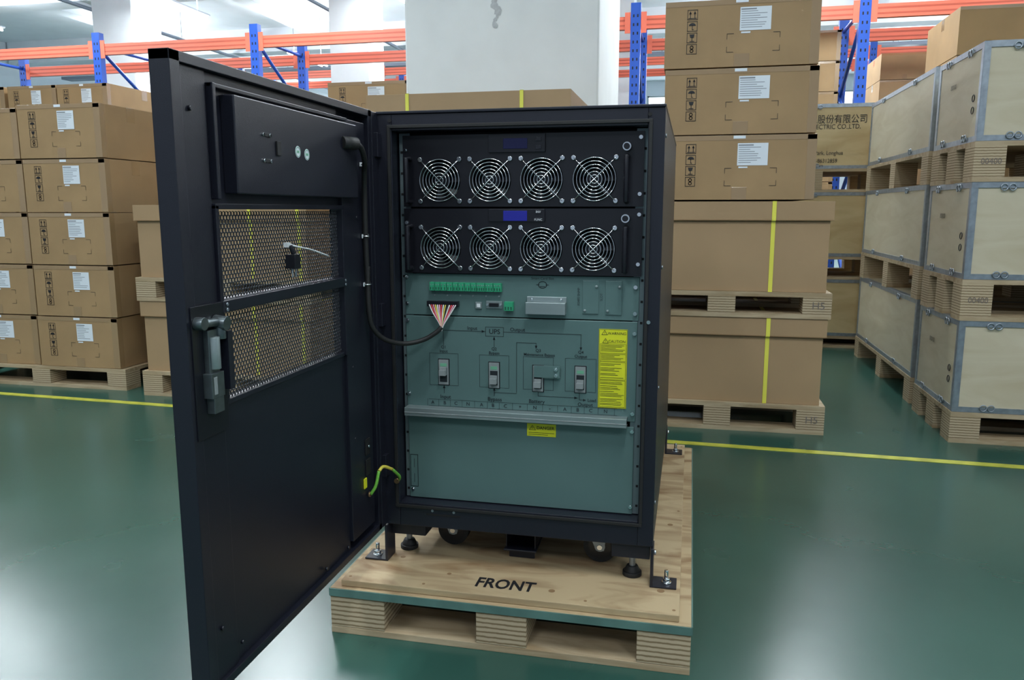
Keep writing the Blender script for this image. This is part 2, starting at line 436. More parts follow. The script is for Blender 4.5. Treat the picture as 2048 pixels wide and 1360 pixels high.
# crates right
def cstack(x0,x1,y0,y1,lv,txt=None,pm=PLYC):
    out=[]
    for i,(pz,bz,tz) in enumerate(lv):
        pe=pallet(x0,x1,y0,y1,pz,bz-pz)
        out.append(crate(x0+.005,x1,y0+.005,y1,bz,tz,pm))
        if txt and i>0: text('marker_writing',txt,(.06,-.0015,(bz-pz)*.5),.032,PENCIL,pe,sx=.9)
    return out
LV=((0,.125,.49),(.49,.65,1.02),(1.02,1.17,1.53))
near=cstack(1.685,2.72,1.75,2.30,LV,'00400')
cstack(1.70,2.6,2.42,3.75,((0,.125,.50),(.50,.655,1.03),(1.03,1.18,1.55)))
LC=((0,.08,.46),(.46,.61,1.03),(1.03,1.18,1.59))
e=cstack(.95,1.90,4.0,4.9,LC,None,PLYY)[-1]
text('stencil_company','气股份有限公司',(.60,-.003,.41-.10),.060,INK,e,sx=.85)
text('stencil_company_en','ELECTRIC CO.,LTD.',(.585,-.003,.41-.145),.042,INK,e,sx=.85)
text('stencil_address','Guanlan Park, Longhua',(.50,-.003,.10),.036,INK,e,sx=.85)
text('stencil_phone','755-86312859',(.52,-.003,.05),.036,INK,e,sx=.85)
text('stencil_web','.com',(.50,-.003,.02),.03,INK,e,sx=.85)
for ce in near:
    text('handling_marks','000X00',(-.003,.33,.24),.028,INK,ce,rot=(math.pi/2,0,-math.pi/2),sx=.8)
    g=G('handling_symbols',ce)
    for zz in (.12,.165):
        g.ring((-.003,.07,zz),.013,.0018,INK,'x',18,4)
    g.done()
# wider crate stack to the right
cstack(2.8,3.8,1.9,2.9,LV)
# cartons beyond crates
p=pallet(2.2,3.3,3.98,4.8,0,.12)
for k in range(7):
    for x in (2.22,2.76): carton(x,4.0,.121+k*.29,.52,.7,.288,mk=False)
p=pallet(1.0,1.9,6.1,6.95,0,.12)
for k in range(9):
    for x in (1.02,1.46): carton(x,6.15,.121+k*.262,.42,.6,.26,mk=False)
p=pallet(2.4,3.4,7.5,8.3,0,.12)
for k in range(9):
    for x in (2.5,2.98): carton(x,7.55,.121+k*.265,.46,.7,.263,mk=False)

# ---------------------------------------------------------------- pallet racks
def rackframe(x,y,ztop=2.75):
    e=empty('pallet_rack_upright',(x,y,0))
    g=G('posts_and_braces',e)
    for yy in (0,1.0):
        g.box(-.045,.045,yy-.035,yy+.035,0,ztop,BLUE)
        g.box(-.045,.045,yy-.06,yy+.06,0,.008,BLUE)
        z=.15
        while z<ztop-.05:
            for dx in (-.024,.012): g.box(dx,dx+.012,yy-.0358,yy-.035,z,z+.025,DARK)
            z+=.075
    zs=[.2,.8,1.4,2.0,2.6]
    for i in range(4):
        a,b_=(0,1.0) if i%2==0 else (1.0,0)
        g.cyl((0,a,zs[i]),(0,b_,zs[i+1]),.018,BLUE,6)
    for z in (.2,1.4,2.62): g.cyl((0,0,z),(0,1,z),.018,BLUE,6)
    g.done()
def beam(x0,x1,y,z):
    g=G('pallet_rack_beam',loc=((x0+x1)/2,y,z)); w=(x1-x0)/2
    g.box(-w,w,-.025,.025,-.055,.055,ORANGE)
    for dz in (-.022,.022): g.box(-w,w,-.0262,-.025,dz-.007,dz+.007,ORD)
    for sx in (-1,1): 
        a,b_=sorted((sx*w,sx*(w-.05))); g.box(a,b_,-.032,-.025,-.09,.09,ORANGE)
    g.done()
fx=[-7.4,-5.52,-3.69,-1.8,.10,2.03,4.2,6.4]
for x in fx: rackframe(x,6.0)
for a,b_ in zip(fx[:-1],fx[1:]):
    for yy in (6.0,7.0):
        beam(a+.047,b_-.047,yy,2.58)
fx2=[-9,-6.6,-4.2,-1.8,.6,3.0,5.4,7.8]
for x in fx2: rackframe(x,10.6,3.2)
for a,b_ in zip(fx2[:-1],fx2[1:]):
    for yy in (10.6,11.6): beam(a+.047,b_-.047,yy,3.05)
for i in range(9):
    x=-8.5+i*1.9
    for k in range(6): carton(x,9.2,.001+k*.3,1.1,.8,.298,mk=False)

# ---------------------------------------------------------------- foreground pallet
fp=empty('wooden_shipping_pallet',(0,0,0))
PX0,PX1,PY0,PY1=-.084,.684,-.128,1.097
g=G('top_boards',fp,bevel=.0015)
g.box(PX0+.022,PX1-.024,PY0+.010,PY1-.02,.1055,.12,PLY,top=PLYTOP)
g.box(PX0,PX1,PY0+.0,PY1,.092,.105,PLY,top=PLYTOP)
g.done()
g=G('edge_strip',fp)
g.box(PX0-.001,PX1+.001,PY0-.003,PY0-.0002,.0865,.1035,TEAL); g.box(PX1+.0002,PX1+.003,PY0,PY1,.0865,.1035,TEAL); g.box(PX0-.003,PX0-.0002,PY0,PY1,.0865,.1035,TEAL)
g.done()
g=G('blocks',fp,bevel=.0015)
for (a,b_) in ((PX0,.040),(.244,.352),(.578,PX1)):
    for (c,d) in ((PY0,PY0+.11),(.43,.54),(PY1-.11,PY1)):
        g.box(a,b_,c,d,.0155,.0915,LAM)
g.done()
g=G('bottom_boards',fp,bevel=.001)
for (c,d) in ((PY0,PY0+.12),(.42,.55),(PY1-.12,PY1)): g.box(PX0,PX1,c,d,0,.015,PWOOD)
for (a,b_) in ((PX0,.02),(.25,.345),(.58,PX1)): g.box(a,b_,PY0+.12,.42,0.0,.0148,PWOOD); g.box(a,b_,.55,PY1-.12,0.0,.0148,PWOOD)
g.done()
text('front_stencil','FRONT',(.293,-.066,.1206),.060,INK,fp,rot=(0,0,0),sx=.66,bold=.0016)
g=G('nails_and_knots',fp)
for xx in (PX0+.035,PX1-.035,.12,.47):
    for yy in (PY0+.03,.45,1.05):
        g.cyl((xx,yy,.12),(xx,yy,.1204),.0035,CARDE,8)
for xx,yy,rr in ((.395,-.07,.007),(.03,.02,.006),(.62,-.02,.008),(.63,.35,.007),(.16,-.04,.005)):
    g.cyl((xx,yy,.1201),(xx,yy,.12035),rr,CARDE,14)
g.done()

# ---------------------------------------------------------------- UPS cabinet
ups=empty('ups_power_cabinet',(0,0,0))
ZB,ZT=.207,1.119
g=G('cabinet_frame',ups,bevel=.0025)
g.box(0,.033,0,.05,ZB,ZT-.006,BLACK); g.box(.567,.6,0,.05,ZB,ZT-.006,BLACK)
g.box(.033,.567,0,.05,1.079,ZT-.006,BLACK); g.box(.033,.567,0,.05,ZB,.262,BLACK)
g.box(-.001,.601,-.003,1.0,ZT-.006,ZT,BLACK)
g.box(0,.003,.05,1.0,ZB,ZT-.006,BLACK); g.box(.597,.6,.05,1.0,ZB,ZT-.006,BLACK)
g.box(0,.6,.997,1.0,ZB,ZT-.006,BLACK); g.box(0,.6,.05,1.0,ZB,ZB+.004,BLACK)
g.done()
g=G('inner_back_plate',ups); g.box(.033,.567,.062,.066,.262,1.079,DARK); g.done()
g=G('hinge_cover_strip',ups,bevel=.001); g.box(-.006,.002,-.030,.0,ZB+.002,ZT-.002,BLACK); g.done()
g=G('door_seal',ups,bevel=.001)
for a in ((.024,.031,.258,1.085),(.569,.576,.258,1.085)): g.box(a[0],a[1],-.004,.0,a[2],a[3],RUBBER)
g.box(.024,.576,-.004,0,1.084,1.091,RUBBER); g.box(.024,.576,-.004,0,.251,.258,RUBBER)
g.done()
g=G('rack_rails',ups)
for (a,b_) in ((.036,.060),(.543,.5655)):
    g.box(a,b_,.038,.042,.264,1.077,RAIL)
    g.box(a,a+.0015,.042,.060,.264,1.077,RAIL)
    z=.28
    while z<1.06:
        c=(a+.005) if a<.1 else (b_-.0045); g.box(c-.0025,c+.0025,.0372,.038,z,z+.005,DARK); z+=.0444
g.done()
def screw(g,x,y,z,r=.0045,m=CHROME):
    g.cyl((x,y,z),(x,y-.003,z),r,m,12); g.cyl((x,y-.003,z),(x,y-.0045,z),r*.6,m,10)
def fan_module(name,z0,z1,zc,lit):
    e=empty(name); e.parent=ups
    YF=.026; hs=.055; R=.0455
    g=G('faceplate',e)
    # fan cells with real round openings
    for cx in (.130,.240,.350,.460):
        N=48; O=[];I=[];D=[]
        for i in range(N):
            a=2*math.pi*i/N; c,s=math.cos(a),math.sin(a); k=hs/max(abs(c),abs(s))
            O.append(g.bm.verts.new((cx+c*k,YF,zc+s*k))); I.append(g.bm.verts.new((cx+c*R,YF,zc+s*R))); D.append(g.bm.verts.new((cx+c*R,YF+.03,zc+s*R)))
        for i in range(N):
            j=(i+1)%N; g.face([O[i],O[j],I[j],I[i]],BLACKG); g.face([I[i],I[j],D[j],D[i]],DARK,True)
        g.face(D,DARK)
    g.box(.075,.515,YF,.05,zc+hs,z1,BLACKG)
    if zc-hs>z0+.0005: g.box(.075,.515,YF+.001,.05,z0,zc-hs,BLACKG)
    g.box(.048,.075,YF,.037,z0,z1,BLACKG); g.box(.515,.559,YF,.037,z0,z1,BLACKG)
    g.box(.075,.515,.0565,.060,z0,z1,DARK)
    g.done()
    g=G('fan_rotors',e)
    for cx in (.130,.240,.350,.460):
        g.cyl((cx,.052,zc),(cx,.036,zc),.017,BLACKG,20)
        for k in range(7):
            a=2*math.pi*k/7; vs=[]
            for (rr,da,yy) in ((.016,-.25,.038),(.043,-.05,.037),(.043,.42,.050),(.016,.35,.052)):
                vs.append(g.bm.verts.new((cx+rr*math.cos(a+da),yy,zc+rr*math.sin(a+da))))
            g.face(vs,BLACKG)
    g.done()
    g=G('fan_guards',e)
    for cx in (.130,.240,.350,.460):
        for rr in (.0085,.0155,.0225,.0295,.0365,.0435): g.ring((cx,.0215,zc),rr,.0011,CHROME,'y',40,6)
        q=.0435
        for sx in (-1,1):
            g.tube([(cx-sx*q,.0235,zc-q),(cx-sx*.03,.0195,zc-.03),(cx+sx*.03,.0195,zc+.03),(cx+sx*q,.0235,zc+q)],.0011,CHROME,6,0)
            for sz in (-1,1):
                g.cyl((cx+sx*q,.026,zc+sz*q),(cx+sx*q,.0225,zc+sz*q),.0042,CHROME,12)
                g.ring((cx+sx*q,.0235,zc+sz*q),.0042,.0011,CHROME,'y',14,5)
    g.done()
    g=G('handles',e,bevel=.001)
    for x in (.0635,.526):
        g.tube([(x,.026,zc-.045),(x,.0,zc-.045),(x,.0,zc+.045),(x,.026,zc+.045)],.0055,BLACKG,10,0)
    g.done()
    g=G('thumb_screws',e)
    zt=zc+.063
    g.cyl((.526,.026,zt),(.526,.002,zt),.0085,CHROME,20); g.cyl((.526,.002,zt),(.526,-.004,zt),.006,BLACKG,16)
    for x,z in ((.0545,z1-.03),(.0545,z0+.03),(.552,z1-.012),(.552,z0+.025)): screw(g,x,.026,z,.004)
    g.done()
    g=G('control_display',e,bevel=.0008)
    zz=(zc+hs+z1)/2
    zl=zz-.001
    g.box(.238,.358,.0205,.026,zc+hs+.001,z1-.001,BLACKG)
    g.box(.270,.321,.0195,.0205,zl-.0105,zl+.0105,LCD if lit else LCDOFF)
    for dz in (-.008,.008): g.box(.338,.350,.0192,.0205,zl+dz-.004,zl+dz+.004,BLACK)
    g.done()
    if lit:
        text('key_label_up','INV',(.345,.0188,zl+.008),.0065,WHITE,e); text('key_label_down','FUNC',(.345,.0188,zl-.008),.0065,WHITE,e)
    return e
fan_module('fan_module_top',.922,1.071,.977,False)
fan_module('fan_module_bottom',.780,.918,.835,True)

YP=.035
g=G('terminal_panel',ups,bevel=.001); g.box(.044,.556,YP,.037,.6865,.778,PANEL); g.done()
g=G('breaker_panel',ups,bevel=.001); g.box(.044,.554,YP-.001,.037,.47,.6845,PANEL); g.done()
g=G('lower_cover_panel',ups,bevel=.001); g.box(.046,.552,YP-.002,.037,.264,.4585,PANEL); g.done()
g=G('panel_screws',ups)
for x,z in ((.047,.770),(.047,.712),(.546,.757),(.546,.702),(.047,.674),(.047,.508),(.546,.660),(.546,.488),(.049,.470),(.546,.449),(.052,.283),(.546,.281)):
    screw(g,x+.002,YP-.002,z,.0042)
g.done()
# green terminal strip
g=G('terminal_blocks',ups,bevel=.0005)
xs=.104
for i,wd in enumerate((.011,.011,.013,.013,.011,.013,.013,.011,.018,.017,.017)):
    g.box(xs,xs+wd,YP-.012,YP,.742,.760,GRN)
    nn=max(2,int(wd/.0045))
    for k in range(nn):
        c=xs+(k+.5)*wd/nn; g.box(c-.0012,c+.0012,YP-.0124,YP-.012,.744,.750,GRN2); g.cyl((c,YP-.012,.755),(c,YP-.0126,.755),.0014,SILVER,8)
    xs+=wd+.0012
g.box(.271,.290,YP-.014,YP,.702,.721,GRN)
for k in range(3): c=.2745+k*.006; g.box(c-.0015,c+.0015,YP-.0144,YP-.014,.704,.711,GRN2)
g.done()
g=G('connectors',ups,bevel=.0006)
g.box(.097,.168,YP-.012,YP,.707,.719,BLACKG)
g.box(.205,.219,YP-.004,YP,.704,.718,SILVER); g.box(.208,.216,YP-.0045,YP-.004,.707,.715,WHITE)
g.box(.229,.264,YP-.003,YP,.705,.721,SILVER); g.box(.236,.257,YP-.007,YP-.003,.709,.717,BLACKG)
for x in (.232,.261): g.cyl((x,YP-.003,.713),(x,YP-.008,.713),.0022,CHROME,8)
for k in range(6): g.cyl((.112+k*.029,YP,.731),(.112+k*.029,YP-.0015,.731),.0018,SILVER,8)
g.done()
g=G('slot_covers',ups,bevel=.0012)
g.box(.319,.404,YP-.020,YP,.697,.722,SILVER); g.box(.319,.404,YP-.004,YP,.722,.733,SILVER)
for x in (.330,.393): screw(g,x,YP-.004,.728,.003)
g.box(.438,.472,YP-.0022,YP,.699,.769,PANEL); g.box(.486,.520,YP-.0022,YP,.698,.769,PANEL)
for x0 in (.438,.486):
    for x,z in ((x0+.029,.757),(x0+.005,.706)): screw(g,x,YP-.002,z,.0028,SILVER)
g.done()
# ribbon + loom
g=G('signal_harness',ups)
cols=[WHT,RED,PNK,YW,WHT,PNK,RED,WHT,YW,INK,WHT,RED,PNK,WHT]
for i,m in enumerate(cols):
    x=.103+i*.0046
    g.tube([(x,YP-.012,.711),(x*.7+.134*.3,YP-.018,.695),(.130+i*.0006,YP-.022,.668),(.130+i*.0003,YP-.024,.655)],.0014,m,6,4)
g.tube([(.134,.012,.664),(.122,.008,.652),(.095,-.0,.636),(.06,-.02,.630),(.03,-.055,.643),(.012,-.08,.672),(.008,-.087,.71),(.006,-.085,.755),(.006,-.082,.80)],.0052,RUBBER,10,6)
g.done()
# symbol + diagram ink
g=G('panel_markings',ups)
y=YP-.0012
def ell(cx,cz,rx,rz,w,y=y,m=DINK,n=20):
    for k in range(n):
        a0=2*math.pi*k/n;a1=2*math.pi*(k+1)/n; g.line(cx+rx*math.cos(a0),cz+rz*math.sin(a0),cx+rx*math.cos(a1),cz+rz*math.sin(a1),y,w,m)
ell(.352,.758,.009,.007,.0014,YP-.0004)
g.line(.339,.758,.345,.758,YP-.0004,.0014,DINK); g.line(.359,.758,.365,.758,YP-.0004,.0014,DINK); g.line(.347,.7545,.357,.7545,YP-.0004,.0014,DINK)
y=YP-.0018
def rect(x0,z0,x1,z1,w=.0009):
    for a in ((x0,z0,x1,z0),(x1,z0,x1,z1),(x1,z1,x0,z1),(x0,z1,x0,z0)): g.line(*a,y,w,DINK)
def arr(x,z,d):
    s=.0048
    if d=='u': g.poly([(x-s*.6,z-s),(x+s*.6,z-s),(x,z+s*.5)],y,DINK)
    if d=='d': g.poly([(x+s*.6,z+s),(x-s*.6,z+s),(x,z-s*.5)],y,DINK)
    if d=='r': g.poly([(x-s,z-s*.6),(x+s*.5,z),(x-s,z+s*.6)],y,DINK)
LW=.0010
rect(.227,.644,.267,.664)
g.line(.131,.620,.131,.654,y,LW,DINK); g.line(.131,.654,.226,.654,y,LW,DINK); arr(.223,.654,'r')
g.line(.267,.654,.436,.654,y,LW,DINK); g.line(.436,.654,.436,.622,y,LW,DINK); arr(.436,.622,'d')
g.line(.246,.620,.246,.644,y,LW,DINK); arr(.246,.641,'u')
g.line(.296,.521,.296,.632,y,LW,DINK); g.line(.296,.632,.339,.632,y,LW,DINK); g.line(.339,.632,.339,.622,y,LW,DINK); arr(.339,.622,'d')
g.line(.131,.512,.131,.528,y,LW,DINK); arr(.131,.528,'u'); g.line(.246,.512,.246,.528,y,LW,DINK); arr(.246,.528,'u')
g.line(.246,.519,.296,.519,y,LW,DINK)
g.line(.344,.53,.344,.516,y,LW,DINK); g.line(.344,.516,.430,.516,y,LW,DINK); arr(.428,.516,'r'); g.line(.434,.512,.434,.53,y,LW,DINK)
g.line(.434,.512,.444,.512,y,LW,DINK); arr(.447,.512,'r')
for c in (.131,.246,.344,.436):
    rect(c-.033,.530,c+.033,.602,.0007)
g.line(.095,.497,.515,.497,y,.0007,DINK); g.line(.095,.482,.515,.482,y,.0007,DINK)
for x in (.092,.118,.145,.172,.201,.230,.257,.287,.320,.354,.387,.417,.445,.475,.510): g.line(x,.482,x,.497,y,.0007,DINK)
# handle outline on lower panel
y=YP-.0026
rect(.049,.290,.066,.365,.0014); g.line(.0575,.30,.0575,.32,y,.001,DINK); g.line(.0575,.335,.0575,.355,y,.001,DINK)
g.done()
for s,x,z,sz in (('UPS',.247,.654,.015),('Input',.197,.660,.011),('Output',.298,.660,.011),
    ('Q1',.131,.616,.009),('Input',.131,.607,.009),('Q2',.246,.616,.009),('Bypass',.246,.607,.009),('Q3',.344,.616,.009),('Maintenance Bypass',.346,.607,.0085),('Q4',.436,.616,.009),('Output',.436,.607,.009),
    ('Input',.134,.5035,.012),('Bypass',.247,.5035,.012),('Battery',.341,.5035,.012),('Output',.447,.5020,.011),('Load',.461,.512,.0095)):
    text('panel_text',s,(x,YP-.002,z),sz,DINK,ups,bold=.0001)
for s,x in zip('ABCNABC+N-ABCN',(.104,.132,.158,.186,.217,.243,.271,.304,.337,.370,.403,.431,.459,.491)):
    text('panel_text',s,(x,YP-.002,.4895),.011,DINK,ups,bold=.0001)
text('panel_text','Smart Card Slot',(.352,YP-.0006,.7715),.0075,DINK,ups)
for s,x in (('RS485 SNMP',.430),('SLOT',.478)):
    text('panel_text',s,(x,YP-.0028,.735),.007,DINK,ups,rot=(math.pi/2,-math.pi/2,0))
# breakers
for i,(cx,cz) in enumerate(((.131,.560),(.246,.558),(.344,.555),(.436,.557))):
    g=G('circuit_breaker_%d'%(i+1),ups,bevel=.0008)
    g.box(cx-.013,cx+.013,YP-.0025,YP-.001,cz-.030,cz+.030,BLACKG)
    g.box(cx-.0112,cx+.0112,YP-.005,YP-.001,cz-.028,cz+.028,GREYPL)
    g.box(cx-.0085,cx+.0085,YP-.0055,YP-.005,cz-.022,cz+.010,DINK)
    g.box(cx-.0075,cx+.0075,YP-.0056,YP-.005,cz+.013,cz+.020,STKG if i!=2 else GREYPL)
    dz=.0 if i==0 else -.012
    g.box(cx-.0075,cx+.0075,YP-.017,YP-.005,cz-.006+dz,cz+.006+dz,GREYPL)
    g.box(cx-.0075,cx+.0075,YP-.010,YP-.005,cz+.006+dz,cz+.012+dz,GREYPL)
    if i==2:
        g.box(cx-.008,cx+.048,YP-.010,YP-.008,cz+.004,cz+.030,PANEL)
        g.box(cx+.012,cx+.048,YP-.010,YP-.001,cz+.003,cz+.005,PANEL)
        for zz in (cz+.010,cz+.023): screw(g,cx+.040,YP-.010,zz,.004)
    g.done()
# silver bar
g=G('front_rail_bar',ups,bevel=.0015)
g.box(.046,.538,.008,.034,.4625,.4645,SILVER); g.box(.046,.538,.006,.009,.4625,.481,SILVER); g.box(.046,.538,.009,.034,.4795,.481,SILVER)
g.box(.046,.538,.0048,.006,.4695,.4715,GREYPL)
g.done()
# labels
wl=empty('warning_label'); wl.parent=ups
g=G('label_sheet',wl)
g.box(.474,.534,YP-.0028,YP-.002,.498,.668,YEL)
y=YP-.0032
for x0,z0,x1,z1 in ((.475,.499,.533,.667),(.477,.617,.531,.6365),(.477,.600,.531,.615),(.477,.560,.531,.598),(.477,.501,.531,.558)):
    for a in ((x0,z0,x1,z0),(x1,z0,x1,z1),(x1,z1,x0,z1),(x0,z1,x0,z0)): g.line(*a,y,.0006,INK)
zz=[.6335,.6305,.6275,.6245,.6215,.6125,.6095,.6065,.6035,.594,.591,.585,.582,.579,.573,.570,.564,.554,.551,.546,.542,.539,.534,.530,.527,.524,.518,.515,.512,.508,.505]
for q in zz:
    g.line(.479,q,.479+random.uniform(.028,.050),q,y,.0009,INK)
for cx,cz in ((.486,.660),(.488,.6425)):
    for a in ((-.006,-.004,.006,-.004),(.006,-.004,0,.0055),(0,.0055,-.006,-.004)): g.line(cx+a[0],cz+a[1],cx+a[2],cz+a[3],y,.0009,INK)
    g.line(cx,cz-.001,cx,cz+.002,y,.0009,INK)
g.done()
text('label_text','WARNING',(.512,YP-.0034,.659),.0080,INK,wl); text('label_text','CAUTION',(.512,YP-.0034,.642),.0080,INK,wl)
dl=empty('danger_label'); dl.parent=ups
g=G('label_sheet',dl); g.box(.320,.384,YP-.0032,YP-.002,.426,.454,YEL); y=YP-.0036
for a in ((-.007,-.004,.007,-.004),(.007,-.004,0,.006),(0,.006,-.007,-.004)): g.line(.332+a[0],.444+a[1],.332+a[2],.444+a[3],y,.0009,INK)
g.line(.332,.443,.332,.446,y,.0009,INK)
g.line(.324,.434,.380,.434,y,.0010,INK); g.line(.324,.430,.366,.430,y,.0010,INK); g.done()
text('label_text','DANGER',(.361,YP-.0038,.445),.0098,INK,dl,bold=.0001)

# underside: levelling feet, brackets, casters, channel
g=G('levelling_feet',ups,bevel=.001)
for cx,cy in ((.026,.075),(.555,.045),(.045,.93),(.555,.93)):
    bx0=max(.002,cx-.043)
    g.box(bx0,min(.598,bx0+.082),cy-.05 if cx<.03 else cy-.035,cy+.045,.174,.2065,BLACK)
    g.cyl((cx,cy,.130),(cx,cy,.180),.007,STEEL,12); g.cyl((cx,cy,.130),(cx,cy,.143),.018,RUBBER,20,.012); g.cyl((cx,cy,.1205),(cx,cy,.130),.021,RUBBER,20)
g.done()
g=G('fixing_brackets',ups,bevel=.001)
for sx,xx in ((-1,0),(1,.6)):
    for yy in (-.01,.955):
        a,b_=sorted((xx-sx*.004,xx+sx*.002)); g.box(a,b_,yy,yy+.05,.1205,.206,BLACK)
        a,b_=sorted((xx,xx+sx*.052)); g.box(a,b_,yy,yy+.05,.1205,.1245,BLACK)
        c=xx+sx*.03
        g.cyl((c,yy+.025,.1245),(c,yy+.025,.1265),.011,CHROME,16); g.cyl((c,yy+.025,.1265),(c,yy+.025,.134),.0085,CHROME,6); g.cyl((c,yy+.025,.134),(c,yy+.025,.152),.0045,CHROME,12)
        g.cyl((xx+sx*.002,yy+.025,.19),(xx+sx*.007,yy+.025,.19),.006,CHROME,6)
g.done()
for i,(cx,cy) in enumerate(((.118,.125),(.472,.105),(.128,.85),(.472,.85))):
    g=G('caster_%d'%(i+1),ups)
    zc=.1581; r0=.0375
    g.box(cx-.035,cx+.035,cy-.03,cy+.03,.203,.2068,STEEL)
    g.cyl((cx,cy,.197),(cx,cy,.203),.022,STEEL,20)
    g.cyl((cx+.006,cy-.013,zc),(cx+.006,cy+.013,zc),r0,RUBBER,32)
    g.cyl((cx+.006,cy-.0145,zc),(cx+.006,cy+.0145,zc),.026,BLACKG,24)
    g.cyl((cx+.006,cy-.0155,zc),(cx+.006,cy+.0155,zc),.012,STEEL,24)
    for s in (-1,1):
        ys=cy+s*.0178
        P=[(cx-.022,.198),(cx+.022,.198),(cx+.016,.150),(cx-.002,.150)]
        for off in (-.0012,.0012): g.poly(P if off<0 else P[::-1],ys+off,STEEL)
    g.cyl((cx+.006,cy-.021,zc),(cx+.006,cy+.021,zc),.006,CHROME,10)
    g.done()
g=G('fork_guide_channel',ups,bevel=.002)
g.box(.265,.268,.06,.9,.150,.2068,BLACK); g.box(.332,.335,.06,.9,.150,.2068,BLACK); g.box(.262,.338,.05,.9,.145,.150,BLACK)
g.box(.27,.33,.075,.08,.1205,.148,BLACK)
g.done()
g=G('bottom_frame_details',ups)
for x in (.11,.16): g.cyl((x,0,.247),(x,-.0015,.247),.003,STEEL,10)
g.box(.095,.175,-.001,0,.236,.240,DARK)
g.done()
g=G('side_hardware',ups)
for z in (.30,.55,.80,1.06):
    g.cyl((.6,.02,z),(.6025,.02,z),.004,STEEL,10)
g.cyl((.03,0,1.10),(.03,-.002,1.10),.004,DARK,10); g.cyl((.57,0,1.10),(.57,-.002,1.10),.004,DARK,10)
g.cyl((.578,-.004,.69),(.578,-.006,.69),.004,CHROME,10)
g.done()

# ---------------------------------------------------------------- door (open 90 deg, towards viewer)
door=empty('cabinet_door'); door.parent=ups
YH,YE=-.028,-.690
g=G('door_leaf',door,bevel=.002)
X0,X1=-.030,-.004
g.box(X0,X0+.002,YE,YH,ZB,.637,BLACK); g.box(X0,X0+.002,YE,YH,.916,ZT,BLACK)
g.box(X0,X0+.002,YE,-.598,.637,.916,BLACK); g.box(X0,X0+.002,-.178,YH,.637,.916,BLACK)
# folded edge returns
g.box(X0,0,YE,YE+.022,ZB,ZT,BLACK); g.box(X0,0,YH-.016,YH,ZB,ZT,BLACK)
g.box(X0,0,YE,YH,ZT-.014,ZT,BLACK); g.box(X0,0,YE,YH,ZB,ZB+.014,BLACK)
# inner stiffeners
g.box(X0+.002,-.006,YE+.022,-.605,ZB+.014,ZT-.014,BLACK)
g.box(X0+.002,-.003,-.176,-.060,ZB+.03,ZT-.03,BLACK)
g.box(X0+.002,-.010,-.605,-.176,ZB+.014,.630,BLACK)
g.box(X0+.002,-.010,-.605,-.176,.920,ZT-.014,BLACK)
g.done()
g=G('mesh_frames',door,bevel=.0015)
for z0,z1 in ((.637,.767),(.786,.916)):
    for a in ((-.604,-.596,z0-.006,z1+.006),(-.182,-.174,z0-.006,z1+.006)): g.box(-.024,-.001,*a,BLACK)
    g.box(-.024,-.006,-.604,-.174,z0-.008,z0,BLACK); g.box(-.024,-.001,-.604,-.174,z1,z1+.008,BLACK)
g.box(-.020,.002,-.604,-.174,.768,.785,BLACK)
for yy in (-.595,-.185):
    for zz in (.772,.78): g.cyl((.002,yy,zz),(.004,yy,zz),.003,STEEL,8)
g.done()
# expanded hex mesh
g=G('expanded_mesh',door)
px=.0080; pz=.0062; wr=.25
for z0,z1 in ((.637,.767),(.786,.916)):
    ny=int((.598-.180)/px); nz=int((z1-z0)/pz)
    for r_ in range(nz+1):
        for c_ in range(ny+1):
            cy=-.598+(c_+(.5 if r_%2 else 0))*px; cz=z0+r_*pz
            if cy>-.180 : continue
            O=[];I=[];J=[]
            for dy,dz in ((0,.62),(.5,.38),(.5,-.38),(0,-.62),(-.5,-.38),(-.5,.38)):
                O.append(g.bm.verts.new((-.013,cy+dy*px,min(max(cz+dz*pz,z0),z1))))
                I.append(g.bm.verts.new((-.013,cy+dy*px*(1-wr),min(max(cz+dz*pz*(1-wr),z0),z1))))
                J.append(g.bm.verts.new((-.0145,cy+dy*px*(1-wr),min(max(cz+dz*pz*(1-wr),z0),z1))))
            for i in range(6):
                j=(i+1)%6; g.face([O[i],O[j],I[j],I[i]],MESHM); g.face([I[i],I[j],J[j],J[i]],MESHM)
g.done()
# control box on door
g=G('display_control_box',door,bevel=.002)
g.box(-.010,.013,-.566,-.135,.938,1.078,BLACK)
g.done()
XC=.013
g=G('door_top_bracket',door,bevel=.001)
g.box(-.008,.0,-.60,-.15,1.084,1.090,BLACK); g.box(-.010,.002,-.6,-.592,.93,1.09,BLACK)
g.done()
g=G('control_box_details',door,bevel=.0005)
for z in (1.029,.990): g.box(XC,XC+.0012,-.485,-.468,z-.003,z+.003,DARK); g.cyl((XC,-.49,z),(XC+.0025,-.49,z),.003,CHROME,8)
g.cyl((XC,-.47,1.029),(XC+.0025,-.47,1.029),.003,CHROME,8); g.cyl((XC,-.47,.990),(XC+.0025,-.47,.990),.003,CHROME,8)
g.box(XC,XC+.003,-.452,-.440,1.0,1.022,DARK)
g.done()
g=G('round_stickers',door)
for yy,z in ((-.380,1.0105),(-.348,1.008)):
    n0=24; vs=[g.bm.verts.new((XC+.0006,yy+.0095*math.cos(2*math.pi*k/n0),z+.0095*math.sin(2*math.pi*k/n0))) for k in range(n0)]
    g.face(vs,LABEL)
    g.ring((XC+.0008,yy,z),.0078,.0005,STKG,'x',24,4)
    g.box(XC+.0006,XC+.001,yy-.0035,yy+.0035,z-.002,z+.002,STKG)
g.done()
g=G('door_cable',door)
g.tube([(.016,-.175,1.040),(.026,-.150,1.036),(.024,-.125,1.012),(.012,-.10,.990),(.006,-.088,.95),(.004,-.084,.86),(.005,-.083,.78),(.006,-.082,.70)],.0055,RUBBER,10,6)
g.cyl((.010,-.200,1.040),(.024,-.165,1.040),.012,RUBBER,16)
g.done()
g=G('cable_clips',door)
